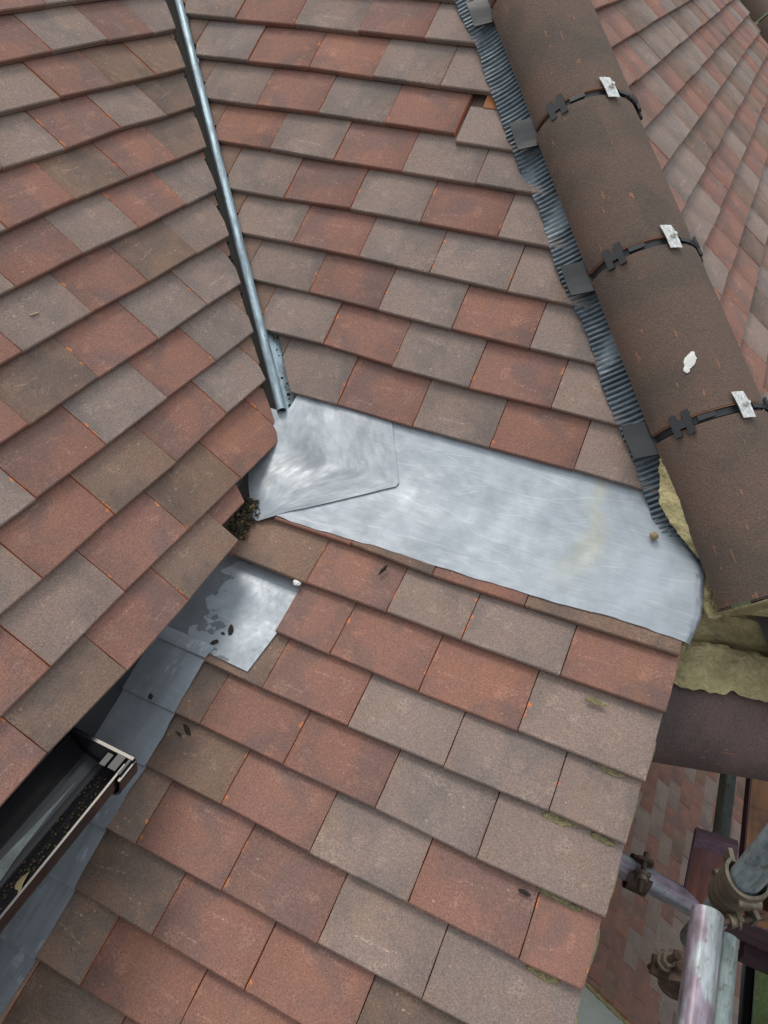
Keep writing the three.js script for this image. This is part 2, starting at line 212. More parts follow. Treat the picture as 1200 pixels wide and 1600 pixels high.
/* one plain tile: corner data at the nose, side cuts as functions of the distance up the tile */
function addTile(parent, o) {
  const { uL, uR, vL, vR, g, tone, r } = o, name = 'roof_tile', len = o.len ?? LEN, cutL = o.cutL, cutR = o.cutR;
  const uM = (uL + uR) / 2, vM = (vL + vR) / 2, slope = clamp((vR - vL) / Math.max(.05, uR - uL), -.04, .04), lift = (o.lift ?? r() * .0020), roll = (r() - .5) * .0022;
  const list = tone === 'R' ? [0, 9] : tone === 'G' ? [9, 18] : [18, 24], ci = list[0] + Math.floor(r() * (list[1] - list[0])), cx = ci % 5, cy = Math.floor(ci / 5), flip = r() < .5;
  const uvAt = (x, s) => { const a = clamp((x - uL) / (uR - uL)), b = clamp(s / .15); return [(cx + (PAD + (flip ? 1 - a : a) * (CELL - 2 * PAD)) / CELL) / 5, (cy + (PAD + b * (CELL - 2 * PAD)) / CELL) / 5]; };
  const clay = [(4.2 + r() * .5) / 5, (4.2 + r() * .5) / 5];
  const b = new MB(), rowsP = [], j1 = r() * .0016 - .0008, j2 = r() * .0016 - .0008;
  const bounds = s => { let a = uL + .0009, c = uR - .0009; if (cutL) a = Math.max(a, cutL(vM - s)); if (cutR) c = Math.min(c, cutR(vM - s)); return [a, c]; };
  const open = s => { const q = bounds(s); return q[1] - q[0] > .004; };
  let s0 = 0, s1 = len; const step = len / 40;
  while (s0 < len && !open(s0)) s0 += step; if (s0 >= len - .02) return null;
  s1 = s0; while (s1 + step <= len && open(s1 + step)) s1 += step;
  if (s1 - s0 < .015) return null;
  const S = [.035, .075, .115, .165].filter(x => x > s0 + .003 && x < s1 - .003); S.unshift(s0); if (s0 === 0) S.splice(1, 0, .0022); S.push(s1);
  for (let k = 0; k < S.length; k++) {
    const s = S[k]; let [a, c] = bounds(s); a += (k % 2 ? j1 : -j1) * .4; c += (k % 2 ? j2 : -j2) * .4;
    const bev = Math.min(.0016, (c - a) * .2), h = tileTop(s, g) + lift, edge = k === 0 ? .0022 : 0, xs = [a, a + bev, c - bev, c], hs = [.0012 + edge, edge, edge, .0012 + edge];
    rowsP.push({ s, xs, top: xs.map((x, i) => [x - uM, h - hs[i] + roll * (x - uM) / .08, -s + slope * (x - uM)]), bot: [[a - uM, h - THK + roll * (a - uM) / .08, -s + slope * (a - uM)], [c - uM, h - THK + roll * (c - uM) / .08, -s + slope * (c - uM)]] });
  }
  for (let k = 0; k + 1 < rowsP.length; k++) {
    const A = rowsP[k], B = rowsP[k + 1];
    for (let i = 0; i < 3; i++) b.quad(A.top[i], A.top[i + 1], B.top[i + 1], B.top[i], uvAt(A.xs[i], A.s), uvAt(A.xs[i + 1], A.s), uvAt(B.xs[i + 1], B.s), uvAt(B.xs[i], B.s));
    b.quad(A.bot[1], A.bot[0], B.bot[0], B.bot[1], clay, clay, clay, clay);
    b.quad(A.bot[0], A.top[0], B.top[0], B.bot[0], clay, clay, clay, clay);
    b.quad(A.top[3], A.bot[1], B.bot[1], B.top[3], clay, clay, clay, clay);
  }
  const A = rowsP[0], Z = rowsP[rowsP.length - 1], un = uvAt(uL + .02, .003), uo = uvAt(uR - .02, .003), ut = uvAt(uR - .02, .012), us = uvAt(uL + .02, .012);
  b.quad(A.bot[0], A.bot[1], A.top[3], A.top[0], un, uo, ut, us); b.quad(A.top[0], A.top[3], A.top[2], A.top[1], us, ut, ut, us);
  b.quad(Z.bot[1], Z.bot[0], Z.top[0], Z.top[3], clay, clay, clay, clay);
  const k = (.93 + r() * .15), w = (r() - .5) * .05, m = new THREE.Mesh(b.geo(.7, [k * (1 + w), k, k * (1 - w)]), matTile);
  m.name = name; m.position.set(uM, o.h ?? 0, vM); m.castShadow = m.receiveShadow = true; parent.add(m); return m;
}
function slope(name, f, label) { const g = group(name, f.o, f.q); tag(g, label, 'roof slope'); return g; }
/* rows of measured joints [u, v] in mm along the noses; tones for every tile between them, the first left of the first joint */
function layRow(parent, row, opt) {
  const r = opt.r, js = row.j.map(a => [a[0] / 1000, a[1] / 1000]), w = .1685; let tones = row.t.split('');
  const pick = () => r() < .44 ? 'R' : r() < .75 ? 'G' : 'W';
  while (js[0][0] > opt.uMin + .01) { js.unshift([js[0][0] - w, js[0][1] + (r() - .5) * .003]); if (js.length > row.t.length) tones.unshift(pick()); }
  while (js[js.length - 1][0] < opt.uMax - .01) { js.push([Math.min(js[js.length - 1][0] + w, opt.hardMax ?? 99), js[js.length - 1][1] + (r() - .5) * .003]); if (js.length - 1 > tones.length) tones.push(pick()); }
  if (row.uL != null) js[0][0] = row.uL; if (row.uR != null) js[js.length - 1][0] = row.uR;
  for (let i = 0; i + 1 < js.length; i++) addTile(parent, { uL: js[i][0], uR: js[i + 1][0], vL: js[i][1] + (r() - .5) * .002, vR: js[i + 1][1] + (r() - .5) * .002, g: opt.g, tone: tones[i] ?? pick(), r, cutL: opt.cutL, cutR: opt.cutR, lift: row.lift });
}
function deck(parent, w0, w1, v0, v1, h, cut) { // boarding under the tiles
  const pts = cut ?? [[w0, v0], [w1, v0], [w1, v1], [w0, v1]], sh = new THREE.Shape(pts.map(p => new THREE.Vector2(p[0], -p[1])));
  const g = new THREE.ExtrudeGeometry(sh, { depth: .02, bevelEnabled: false }); g.rotateX(-Math.PI / 2); g.translate(0, h - .02, 0);
  return mesh('roof_boarding', g, matDeck, parent);
}
function autoRows(parent, f, o) { for (let k = o.k0; k <= o.k1; k++) { const v = o.v0 + k * o.g; const j0 = o.uStart + ((k & 1) ? o.w / 2 : 0) + (o.r() - .5) * .02; let u = j0 - o.w * Math.ceil((j0 - o.uMinAll) / o.w), js = []; while (u < o.uEnd(v) + o.w) { js.push(u); u += o.w; }
  for (let i = 0; i + 1 < js.length; i++) { if (js[i + 1] < o.uFrom(v) || js[i] > o.uEnd(v)) continue; const t = o.r(), d = (o.r() - .5) * .004; addTile(parent, { uL: js[i], uR: js[i + 1], vL: v + d, vR: v + d + (o.r() - .5) * .003, g: o.g, tone: t < .42 ? 'R' : t < .8 ? 'G' : 'W', r: o.r, cutL: o.cutL, cutR: o.cutR }); } } }

/* slope A: beside the gutter */
{
  const A = slope('roof_slope', FA, 'roof slope of red and grey plain tiles whose eave carries the black gutter'), r = rng(11);
  const cutR = v => .494 - .7517 * (v - .110);
  const rows = [
    { j: [[171, 0]], t: 'RGG' }, { j: [[85, 103], [256, 103], [412, 106]], t: 'RGRG' }, { j: [[8, 200], [171, 203], [310, 206]], t: 'GRWW' }, { j: [[-238, 299], [-80, 302], [87, 296], [242, 301]], t: 'GGRGW' },
    { j: [[-329, 404], [-158, 400], [4, 399], [165, 400]], t: 'GRWRW' }, { j: [[-404, 501], [-237, 498], [-76, 500], [86, 498]], t: 'GRGRG' }, { j: [[-489, 602], [-318, 600], [-160, 602], [4, 600]], t: 'RGRWG' },
    { j: [[-579, 707], [-412, 705], [-244, 705], [-78, 703]], t: 'RWRGG' }, { j: [[-664, 808], [-500, 807], [-330, 805], [-169, 804]], t: 'GRGRG' }, { j: [[-751, 908], [-585, 906], [-418, 908], [-246, 899]], t: 'GRWRG' },
    { j: [[-840, 1013], [-672, 1011], [-503, 1011], [-335, 1012]], t: 'RGRWR' }];
  for (let k = 1; k <= 4; k++) rows.unshift({ j: [[171 + k * 84, -k * 100]], t: 'GR' });
  for (const w of rows) { // tones start left of the first measured joint
    const js = w.j.map(a => a.slice()), t = w.t.split(''); js.unshift([js[0][0] - 168, js[0][1]]); js.push([js[js.length - 1][0] + 168, js[js.length - 1][1]]);
    while (js[0][0] > -1450) { js.unshift([js[0][0] - 168, js[0][1] + (r() - .5) * 3]); t.unshift(r() < .5 ? 'R' : 'G'); }
    while (js[js.length - 1][0] < 900) { js.push([js[js.length - 1][0] + 168, js[js.length - 1][1]]); t.push(r() < .4 ? 'R' : 'W'); }
    layRow(A, { j: js, t: t.join('') }, { r, g: .1, uMin: 9, uMax: -9, cutR });
  }
  { const js = [[-1436, 1100], [-1268, 1098], [-1100, 1100], [-931, 1097], [-767, 1102], [-603, 1099], [-440, 1092]], t = 'GRGWRW'; layRow(A, { j: js, t: 'GR' + 'RWRW', lift: .001 }, { r, g: .1, uMin: 9, uMax: -9 }); }
  // short under-eave tile showing at the end of the eave
  addTile(A, { uL: -.455, uR: -.31, vL: 1.05, vR: 1.05, g: .1, tone: 'R', r, h: -.011, len: .16, cutR: v => -.335 - (v - 1.0) * .5 });
  addTile(A, { uL: -.62, uR: -.457, vL: 1.05, vR: 1.05, g: .1, tone: 'R', r, h: -.012, len: .16 });
  deck(A, 0, 0, 0, 0, -.055, [[-1.45, -.5], [1.0, -.5], [-.13, 1.0], [-.45, 1.04], [-1.45, 1.04]]);
}
/* slope B: above the wide lead sheet */
const hipU = v => 1.155 + .734 * (v - .435);   // hip line on slope B
{
  const B = slope('roof_slope', FB, 'slope of plain tiles between the metal valley strip and the black ribbed flashing'), r = rng(23);
  const base = v => -.128 + .733 * (v - .007), cutR = v => hipU(v) - .05;
  const rows = [
    { j: [[18, 1], [186, -1], [360, -2], [527, -4]], t: 'GRGRG' }, { j: [[102, 110], [271, 106], [440, 109], [607, 109]], t: 'GRRGG' }, { j: [[173, 222], [341, 217], [512, 216], [680, 215]], t: 'GRGR' },
    { j: [[254, 326], [425, 327], [593, 325], [765, 324]], t: 'RGRGG' }, { j: [[340, 441], [509, 434], [678, 434], [853, 434]], t: 'GRGRG' }, { j: [[405, 541], [571, 539], [739, 542], [912, 544]], t: 'GRGGG' },
    { j: [[488, 643], [658, 646], [828, 650], [995, 651]], t: 'GRGRG' }, { j: [[567, 749], [734, 759], [905, 762], [1074, 757]], t: 'GRGRG' }, { j: [[648, 870], [821, 870], [986, 868], [1153, 863]], t: 'GRGRG' }];
  rows[2].slip = 1;
  for (let k = 1; k <= 8; k++) rows.unshift({ j: [[18 - k * 84, -k * 108], [186 - k * 84, -k * 108], [354 - k * 84, -k * 108]], t: 'RGRG' });
  rows.forEach((w, i) => {
    const last = i === rows.length - 1, js = w.j.map(a => a.slice()), t = w.t.split(''), wid = 169;
    js.unshift([js[0][0] - wid, js[0][1] + 2]);
    if (!w.slip) { js.push([js[js.length - 1][0] + wid, js[js.length - 1][1] - 1]); while (js[js.length - 1][0] < hipU(js[0][1] / 1000) * 1000) { js.push([js[js.length - 1][0] + wid, js[js.length - 1][1]]); t.push('G'); } }
    if (js[0][0] / 1000 > base(js[0][1] / 1000 - .2)) { js.unshift([js[0][0] - wid, js[0][1]]); t.unshift('W'); }
    layRow(B, { j: js, t: t.join('') }, { r, g: .108, uMin: 9, uMax: -9, cutL: last ? v => base(v) + .03 : base, cutR });
    if (w.slip) addTile(B, { uL: .688, uR: .858, vL: .236, vR: .236, g: .108, tone: 'G', r, cutR, lift: .001, len: .097 }).userData = { label: 'slipped grey tile cut to meet the hip' };
  });
  const bt = mesh('batten', new THREE.BoxGeometry(.235, .02, .03), matBatten, B); bt.position.set(.835, -.020, .124);
  deck(B, 0, 0, 0, 0, -.056, [[-.90, -1.0], [.08, -1.0], [1.50, .92], [.50, .92]]);
}
/* slope C: low pitch below the lead */
{
  const C = slope('roof_slope', FC, 'shallow roof slope of red and grey plain tiles below the wide lead sheet'), r = rng(37), END = 706;
  const rows = [
    { j: [[-76, 2], [94, -1], [265, 4], [441, -1], [END, -8]], t: 'RWRW' },
    { j: [[-165, 100], [-122, 100], [47, 101], [214, 99], [359, 99], [536, 96], [710, 90]], t: 'WWRGGR' },
    { j: [[37, 208], [151, 209], [324, 210], [501, 208], [708, 206]], t: 'RRRG' },
    { j: [[-165, 300], [-105, 303], [64, 309], [235, 309], [410, 308], [585, 305], [705, 304]], t: 'WWRGGG' },
    { j: [[-165, 408], [-10, 408], [160, 409], [332, 410], [506, 412], [705, 410]], t: 'WRRGG' },
    { j: [[-165, 504], [-78, 505], [91, 506], [262, 510], [433, 510], [608, 511], [702, 509]], t: 'WWRGRR' },
    { j: [[-165, 617], [-12, 617], [156, 616], [329, 616], [499, 614], [704, 612]], t: 'WRRGG' },
    { j: [[-165, 715], [-84, 715], [85, 715], [255, 716], [425, 716], [595, 715], [704, 714]], t: 'WWRRWR' },
    { j: [[-165, 820], [16, 820], [186, 819], [356, 819], [526, 818], [704, 816]], t: 'WRRGR' },
    { j: [[-165, 921], [-70, 921], [100, 921], [270, 921], [440, 921], [610, 921], [704, 920]], t: 'WWRWRG' },
    { j: [[-165, 1023], [16, 1023], [186, 1023], [356, 1023], [526, 1023], [704, 1022]], t: 'WRGWR' },
    { j: [[-165, 1125], [-70, 1125], [100, 1125], [270, 1125], [440, 1125], [610, 1125], [704, 1125]], t: 'WRRWRG' }];
  for (const w of rows) layRow(C, w, { r, g: .103, uMin: 9, uMax: -9 });
  deck(C, -.42, .66, -.34, 1.12, -.058);
  // bedding mortar under the tiles at the verge
  for (let k = 0; k < 10; k++) { const g = lump(.016 + r() * .006, .012, .052, 300 + k, .35, 8), m = mesh('verge_mortar', g, matMortar, C); m.position.set(.688 + r() * .004, -.030, .06 + k * .102); }
  for (const [u, v, s] of [[.655, .212, 1], [.60, .311, 1.1], [.672, .312, .8], [.628, .414, 1], [.658, .418, .8], [.645, .517, 1.25], [.668, .620, 1]]) { const m = mesh('mortar_squeeze', lump(.022 * s, .004, .007 * s, 340 + v * 1000, .5, 8), matMortar, C); m.position.set(u, -.0135, v - .003); }
}
/* slope D: beyond the hip */
{
  const D = slope('roof_slope', FD, 'roof slope of pale red and grey tiles beyond the half round hip tiles'), r = rng(41);
  const hl = v => -.003 - .752 * (v - .012);
  autoRows(D, FD, { r, g: .097, v0: -.468, k0: -3, k1: 12, w: .167, uStart: 0, uMinAll: -.8, uFrom: v => hl(v) + .04, uEnd: () => 3.04, cutL: v => hl(v) + .03, cutR: () => 3.045 });
  deck(D, 0, 0, 0, 0, -.055, [[3.02, -.8], [3.02, .80], [-.50, .80], [.62, -.8]]);
}
/* slope E: the roof far below */
{
  const E = slope('roof_slope', FE, 'dark lower roof slope of plain tiles far below behind the scaffold tubes'), r = rng(53);
  autoRows(E, FE, { r, g: .1, v0: 0, k0: -7, k1: 6, w: .167, uStart: 0, uMinAll: -.7, uFrom: () => -.52, uEnd: () => 1.75, cutL: () => -.53 });
  deck(E, -.5, 1.8, -.8, .62, -.055);
  for (let k = 0; k < 20; k++) { const m = mesh('verge_mortar', lump(.016, .010, .055, 420 + k, .4, 6), matMortar, E); m.position.set(-.532, -.026, -.72 + k * .07); }
}

/* ------------------------------------------------------------------ walls, ground */
{
  const g = mesh('ground', new THREE.PlaneGeometry(160, 160, 1, 1).rotateX(-Math.PI / 2), matGrass, scene); g.position.y = 0; g.userData = { kind: 'structure', label: 'dark green lawn far below the roofs' };
  const wall = group('house_wall', W(-1.45, -6.5, -2)); tag(wall, 'brick house wall under the tiled roofs', 'wall');
  const w1 = mesh('wall_face', new THREE.BoxGeometry(.2, 5.25, 2.2), matWall, wall); w1.position.set(1.45, 2.62, 1.2);
  const w2 = mesh('wall_face', new THREE.BoxGeometry(.2, 5.3, 2.2), matWall, wall); w2.position.set(1.45, 2.65, -1.05);
  const f = group('fascia_board', W(-.74, -1.02, -.2)); tag(f, 'black fascia board behind the gutter under the eave', 'fascia');
  const fb = mesh('board', new THREE.BoxGeometry(.02, .5, 1.1), matBlack, f); fb.position.set(0, -.22, .14);
  const ca = mesh('capping_strip', new THREE.BoxGeometry(.012, .03, 1.1), matBlack, f); ca.position.set(.017, .005, .14);
  // white gable under the lower roof
  const gw = group('gable_wall', W(.1, -6.5, -1.36)); tag(gw, 'white rendered gable wall under the verge of the lower roof', 'wall');
  const sh = new THREE.Shape([[.0, 0], [2.0, 0], [2.0, 1.75], [.0, 3.46]].map(p => new THREE.Vector2(p[0], p[1])));
  mesh('wall_face', new THREE.ExtrudeGeometry(sh, { depth: .1, bevelEnabled: false }).translate(0, -.25, -.12), matRender, gw);
  // gutter of the lower roof
  const lg = group('lower_gutter', on(FE, .6, -.04, .69)); tag(lg, 'black gutter along the eave of the dark lower roof', 'gutter');
  const s2 = new THREE.Shape(); s2.absarc(0, 0, .055, 0, Math.PI, true); s2.lineTo(-.05, 0); s2.absarc(0, 0, .05, Math.PI, 0, false);
  const gg = new THREE.ExtrudeGeometry(s2, { depth: 2.6, bevelEnabled: false, curveSegments: 10 }).translate(0, 0, -1.5); mesh('trough', gg, matGutter, lg);
}

/* ------------------------------------------------------------------ valley strip */
{
  const a = W(-1.436, -.246, -1.822), b = W(-.733, -.862, -1.099), d = b.clone().sub(a).normalize(), a2 = a.clone().addScaledVector(d, -.45), len = a2.distanceTo(b);
  const up = V(.66, .75, .66).addScaledVector(d, -V(.66, .75, .66).dot(d)).normalize(), x = V().crossVectors(up, d).normalize(), q = new THREE.Quaternion().setFromRotationMatrix(new THREE.Matrix4().makeBasis(x, up, d));
  const g = group('valley_strip', a2, q); tag(g, 'blue grey metal strip with a rolled bead running down the valley', 'valley strip');
  const prof = []; // open rolled bead, hooked under on one side
  for (let i = 0; i <= 14; i++) { const t = lerp(-.35, Math.PI + .55, i / 14); prof.push([.0105 * Math.cos(t), .012 * Math.sin(t)]); }
  prof.unshift([.0065, -.016], [.0095, -.009]); prof.push([-.0055, -.012], [-.004, -.02]);
  mesh('rolled_bead', sheet(prof.length - 1, 24, (s, t) => { const k = s * (prof.length - 1), i = Math.min(prof.length - 2, Math.floor(k)), f = k - i; return [-lerp(prof[i][0], prof[i + 1][0], f), lerp(prof[i][1], prof[i + 1][1], f) + .004 + Math.sin(t * 9) * .0008, t * len]; }, -.0012, (s, t) => [s, t * 6], .8), matBead, g);
  mesh('flange', sheet(10, 30, (s, t) => [lerp(.004, .105, s), -.014 + Math.abs(lerp(.004, .105, s)) * .30 - .03 * s + .001 * Math.sin(t * 30 + s * 5), t * (len + .012 - .05 * s * s)], -.0012, (s, t) => [s, t * 6]), matBead, g);
  mesh('underlay', sheet(6, 6, (s, t) => [lerp(-.13, .13, s), -.040 + Math.abs(s - .5) * .02, t * (len + .02)], -.002), matDeck, g);
  mesh('crumpled_end', sheet(22, 10, (s, t) => { const f = fbm(s * 6, t * 4, 77, 3); return [.014 + s * .055, .002 + .012 * s + (f - .45) * .014 + .004 * Math.sin(s * 11 + t * 2), len - .028 * s + .004 + t * .026 + .004 * Math.sin(s * 9)]; }, -.0012, (s, t) => [s * .7, t * .3], .5), matBead, g);
}

/* ------------------------------------------------------------------ lead sheets */
{
  const g = group('lead_flashing', FC.o, FC.q); tag(g, 'wide grey lead sheet across the change of pitch with a lapped patch', 'lead flashing');
  const bot = path([[-.08, -.006], [.09, -.014], [.263, -.019], [.433, -.026], [.617, -.037], [.72, -.035]]), rl = path([[-.36, .62], [-.285, .62], [-.235, .640], [-.178, .708], [-.09, .721], [-.03, .712]]);
  const hgt = (u, v) => { const t = clamp((v + .30) / .3); return lerp(.0035, .0012, sstep(0, .5, t)) - .0045 * Math.sin(t * Math.PI) + (v < -.285 ? (-.285 - v) * .08 : 0) + (fbm(u * 7 + 3, v * 8, 91, 3) - .5) * .007 * sstep(0, .1, -v) * sstep(-.31, -.22, v) + (fbm(u * 30, v * 22, 92, 2) - .5) * .0018; };
  const nU = 170, nV = 52;
  mesh('lead_sheet', sheet(nU, nV, (s, t) => {
    const u0 = lerp(-.20, .74, s), vb = bot(u0) + (fbm(u0 * 22, 1, 93, 2) - .5) * .006, v = lerp(-.36, vb, t), R = rl(v), L = lerp(-.05, -.078, sstep(.3, 1, t)), wTot = .74; let uu = lerp(L, R + .032, s), h = hgt(uu, v);
    const over = uu - (R - .006); if (over > 0) { const th = Math.min(over / .010, 1.45); uu = R - .006 + .010 * Math.sin(th) + Math.max(0, over - .0145) * .12; h += -.010 * (1 - Math.cos(th)) - Math.max(0, over - .0145); }
    return [uu, h, v];
  }, -.0022, (s, t) => [clamp(s), clamp(1 - t)], .9), matLeadMain, g);
  const oR = path([[-.36, .045], [-.281, .060], [-.146, .133], [-.12, .10]]);
  mesh('lapped_patch', sheet(44, 36, (s, t) => { // upper piece dressed down from the valley
    const v = lerp(lerp(-.232, -.33, sstep(.10, .36, s)), .018, t), lap = path([[-.34, .035], [-.281, .060], [-.150, .133], [-.009, -.069], [.018, -.104]])(v), left = path([[-.34, -.26], [-.163, -.175], [-.075, -.178], [.0, -.132], [.018, -.118]])(v), u = lerp(left, lap, s);
    const e = sstep(.0, .25, s), vv = v + (fbm(u * 20, 2, 95, 2) - .5) * .012 * sstep(.7, 1, t);
    return [u, hgt(u, Math.min(v, -.002)) + .0032 + (fbm(u * 14, v * 14, 94, 3) - .5) * .008 * (1 - s * .85) * sstep(-.32, -.24, v) + (v > -.03 ? -(v + .03) * .12 : 0), vv];
  }, -.0022, (s, t) => [s, 1 - t], .9), matLeadOver, g);
}
{
  const g = group('lead_soaker', on(FC, -.05, 0, .2), FC.q); tag(g, 'small pale lead patch tucked under the tiles beside the eave', 'lead flashing');
  const top = .085, bt = path([[-.24, .278], [-.157, .288], [.026, .293], [.05, .294]]), prof = v => tileTop(Math.max(.008, .304 - v), .103) + .0028;
  mesh('lead_sheet', sheet(30, 34, (s, t) => { const v0 = lerp(top, .293, t), R = path([[.08, .030], [.101, .033], [.206, .038], [.293, .026]])(v0), u = lerp(-.205, R, s), v = lerp(top, bt(u), t); return [u + .05, prof(v) + (fbm(u * 16, v * 16, 96, 3) - .5) * .003 + .003 * sstep(.2, .15, v), v - .2]; }, -.002, (s, t) => [s, 1 - t], .9), matLeadPatch, g);
}
{
  const g = group('lead_apron', on(FC, -.1, 0, .6), FC.q); tag(g, 'long dark lead strip dressed over the tiles under the gutter', 'lead flashing');
  const noses = [.303, .410, .507, .619, .717, .822, .923, 1.025, 1.127, 1.3];
  const R = path([[.28, -.055], [.31, -.062], [.403, -.061], [.498, -.063], [.617, -.072], [.715, -.070], [.822, -.070], [.92, -.076], [1.12, -.076]]);
  mesh('lead_sheet', sheet(18, 300, (s, t) => {
    const v = lerp(.275, 1.12, t), rr = R(v) + (fbm(v * 22, 4, 97, 2) - .5) * .005, u = lerp(-.20, rr, s), k = noses.find(n => n >= v) - v; // distance up the tile below
    const h = tileTop(k, .103) * .36 * sstep(0, .05, k) + .0050 + (fbm(u * 16, v * 9, 98, 3) - .5) * .003;
    return [u + .1, h, v - .6];
  }, -.002, (s, t) => [s, 1 - t], .9), matLeadStrip, g);
}

/* ------------------------------------------------------------------ hip: tiles, clips, ribbed roll, mortar */
const HE = W(-.1987, -.5609, -1.3933), HT = V(.5892, -.5262, .6132).normalize(), HP = V(.7211, 0, -.6929).normalize(), HU = V().crossVectors(HT, HP).normalize();
const HQ = new THREE.Quaternion().setFromRotationMatrix(new THREE.Matrix4().makeBasis(HP, HU, HT));
const HW = .224, HR = .093;
function hipPoint(a, off = 0) { return [HW / 2 - (HW / 2 + off) * Math.cos(a), (HR + off) * Math.sin(a)]; }
function hipTile(len, seedU, twist = 0) { // half round tile with wall thickness, local z down the hip
  return sheet(26, 8, (s, t) => { const a = lerp(-.06, Math.PI + .06, s), p = hipPoint(a, 0), e = Math.min(t, 1 - t) * 8 < .02 ? -.0015 : 0; return [p[0] + twist * t, p[1] + e * Math.sin(a), t * len]; }, -.013, (s, t) => [s * .62 + seedU, t * len / .5 + seedU * 1.7], .9);
}
{
  const cuts = [[-1.045, -.697], [-.678, -.361], [-.342, -.009], [.009, .338], [.356, .664]];
  const lab = ['topmost half round brown hip tile, furthest from the mortar', 'half round brown hip tile, fourth up from the mortar bed', 'half round brown hip tile, third up from the mortar bed', 'half round brown hip tile splashed with a white bird dropping', 'lowest half round brown hip tile bedded on mortar'];
  cuts.forEach(([a, b], i) => {
    const off = [.016, .010, .003, .003, .004][i], g = group('hip_tile', HE.clone().addScaledVector(HT, a).addScaledVector(HP, off), HQ); tag(g, lab[i], 'hip tile', 'brown hip tiles along the hip');
    mesh('barrel', hipTile(b - a, i * .37), matHip, g);
    const rim = mesh('end_edge', sheet(26, 1, (s, t) => { const p = hipPoint(lerp(-.05, Math.PI + .05, s), lerp(-.0125, -.0008, t)); return [p[0], p[1], b - a + .0012]; }, -.0012), i < 4 ? matClayEdge : matHip, g);
  });
  // unions and clamps in the joints
  const clab = ['black hip union with metal clamp plate at the top of the hip', 'black hip union with metal clamp plate, second down the hip', 'black hip union with metal clamp plate, third down the hip', 'black hip union with metal clamp plate just above the mortar'];
  [-.6875, -.352, 0, .347].forEach((s0, i) => {
    const off = [.014, .008, .003, .004][i], g = group('hip_union', HE.clone().addScaledVector(HT, s0).addScaledVector(HP, off), HQ); tag(g, clab[i], 'roof clip', 'hip unions');
    mesh('union_ring', sheet(28, 1, (s, t) => { const a = lerp(.02, Math.PI - .02, s), p = hipPoint(a, -.0150); return [p[0], p[1], lerp(-.03, .03, t)]; }, -.003), matUnion, g);
    const inner = mesh('ring_rib', sheet(28, 1, (s, t) => { const a = lerp(-.10, Math.PI + .1, s), p = hipPoint(a, -.006); return [p[0], p[1], lerp(-.006, .006, t)]; }, -.009), matUnion, g);
    const box = (w, h, d, x, y, z, rz, name) => { const m = mesh(name, new THREE.BoxGeometry(w, h, d), matUnion, g); m.position.set(x, y, z); m.rotation.z = rz; return m; };
    for (const a of [.62, Math.PI - .55]) { // H shaped spacer lying over both tile ends
      const p = hipPoint(a, .0025), rz = Math.atan2(Math.cos(a) * HR, Math.sin(a) * HW / 2), sp = new THREE.Group(), b = new MB();
      const parts = [new THREE.BoxGeometry(.012, .005, .040).translate(-.011, 0, 0), new THREE.BoxGeometry(.012, .005, .044).translate(.012, 0, 0), new THREE.BoxGeometry(.034, .0055, .015)];
      const m = mesh('spacer', mergeGeometries(parts), matUnion, g); m.position.set(p[0], p[1], 0); m.rotation.z = rz;
    }
    for (const a of [1.02, 1.98, 2.35]) { const p = hipPoint(a, -.0015), m = mesh('ring_pad', new THREE.BoxGeometry(.030, .004, .009), matUnion, g); m.position.set(p[0], p[1], 0); m.rotation.z = Math.atan2(Math.cos(a) * HR, Math.sin(a) * HW / 2); }
    // bent metal plate with screw at the crown
    { const a = 1.62, p = hipPoint(a, .004), pl = mesh('clamp_plate', sheet(6, 6, (s, t) => [lerp(-.0125, .0125, s) + lerp(-.004, .004, t), .0035 * Math.cos((t - .5) * 2.2) - Math.abs(s - .5) * .002 + (t > .9 ? .001 : 0), lerp(-.025, .025, t)], -.0014), matAlu, g);
      pl.position.set(p[0], p[1], -.002); pl.rotation.y = -.1;
      const sc = mesh('screw', mergeGeometries([new THREE.CylinderGeometry(.0055, .006, .003, 16), new THREE.CylinderGeometry(.0036, .0038, .006, 6).translate(0, .003, 0)]), matAlu, pl); sc.position.set(.003, .0055, .0); }
    // flat tab lying on the ribbed roll
    const tb = mesh('side_tab', sheet(8, 10, (s, t) => [lerp(-.036, .016, s), -.030 + .020 * s + .0015 * Math.sin(t * 5 + i), lerp(-.045, .022, t) + s * .006], -.003), matUnion, g);
    tb.position.set(-.004, .006, .0);
  });
}
{ // ribbed roll between tiles and hip
  const g = group('hip_roll_flashing', FB.o, FB.q); tag(g, 'black ribbed hip flashing dressed onto the tiles beside the hip', 'hip flashing');
  const hd = new THREE.Vector2(.594, .805), pn = new THREE.Vector2(-.805, .594), v0 = -.30, len = 1.50, f0 = new THREE.Vector2(hipU(v0), v0);
  const nL = 1900, nA = 9;
  mesh('ribbed_sheet', sheet(nA, nL, (s, t) => {
    const w = t * len, ww = w + .006 * s + (fbm(w * 8, s * 1.2, 131, 2) - .5) * .004, edge = .152 + (fbm(w * 7, 7, 132, 3) - .5) * .016 + .0012 * Math.sin(w * 160) - .03 * sstep(1.38, 1.5, w), a = lerp(edge, .02, s);
    const flat = sstep(.60, .74, fbm(w * 13 + s * 1.4, s * 1.2, 133, 2)), amp = .0030 * (1 - .7 * flat) * (.75 + .5 * vn(w * 60, 3, 137)), rib = Math.sin(ww / .0105 * Math.PI);
    const pt = f0.clone().addScaledVector(hd, w).addScaledVector(pn, a), h = .0035 + .032 * sstep(.02, .75, s) * s + amp * (1 - 2 * Math.pow(Math.abs(rib), 5)) + (fbm(w * 12, s * 2, 135, 3) - .5) * .006 * (1 - s) - .004 * (1 - s);
    return [pt.x, h, pt.y];
  }, -.0014, (s, t) => [s, t * 4], .7), matRoll, g);
}
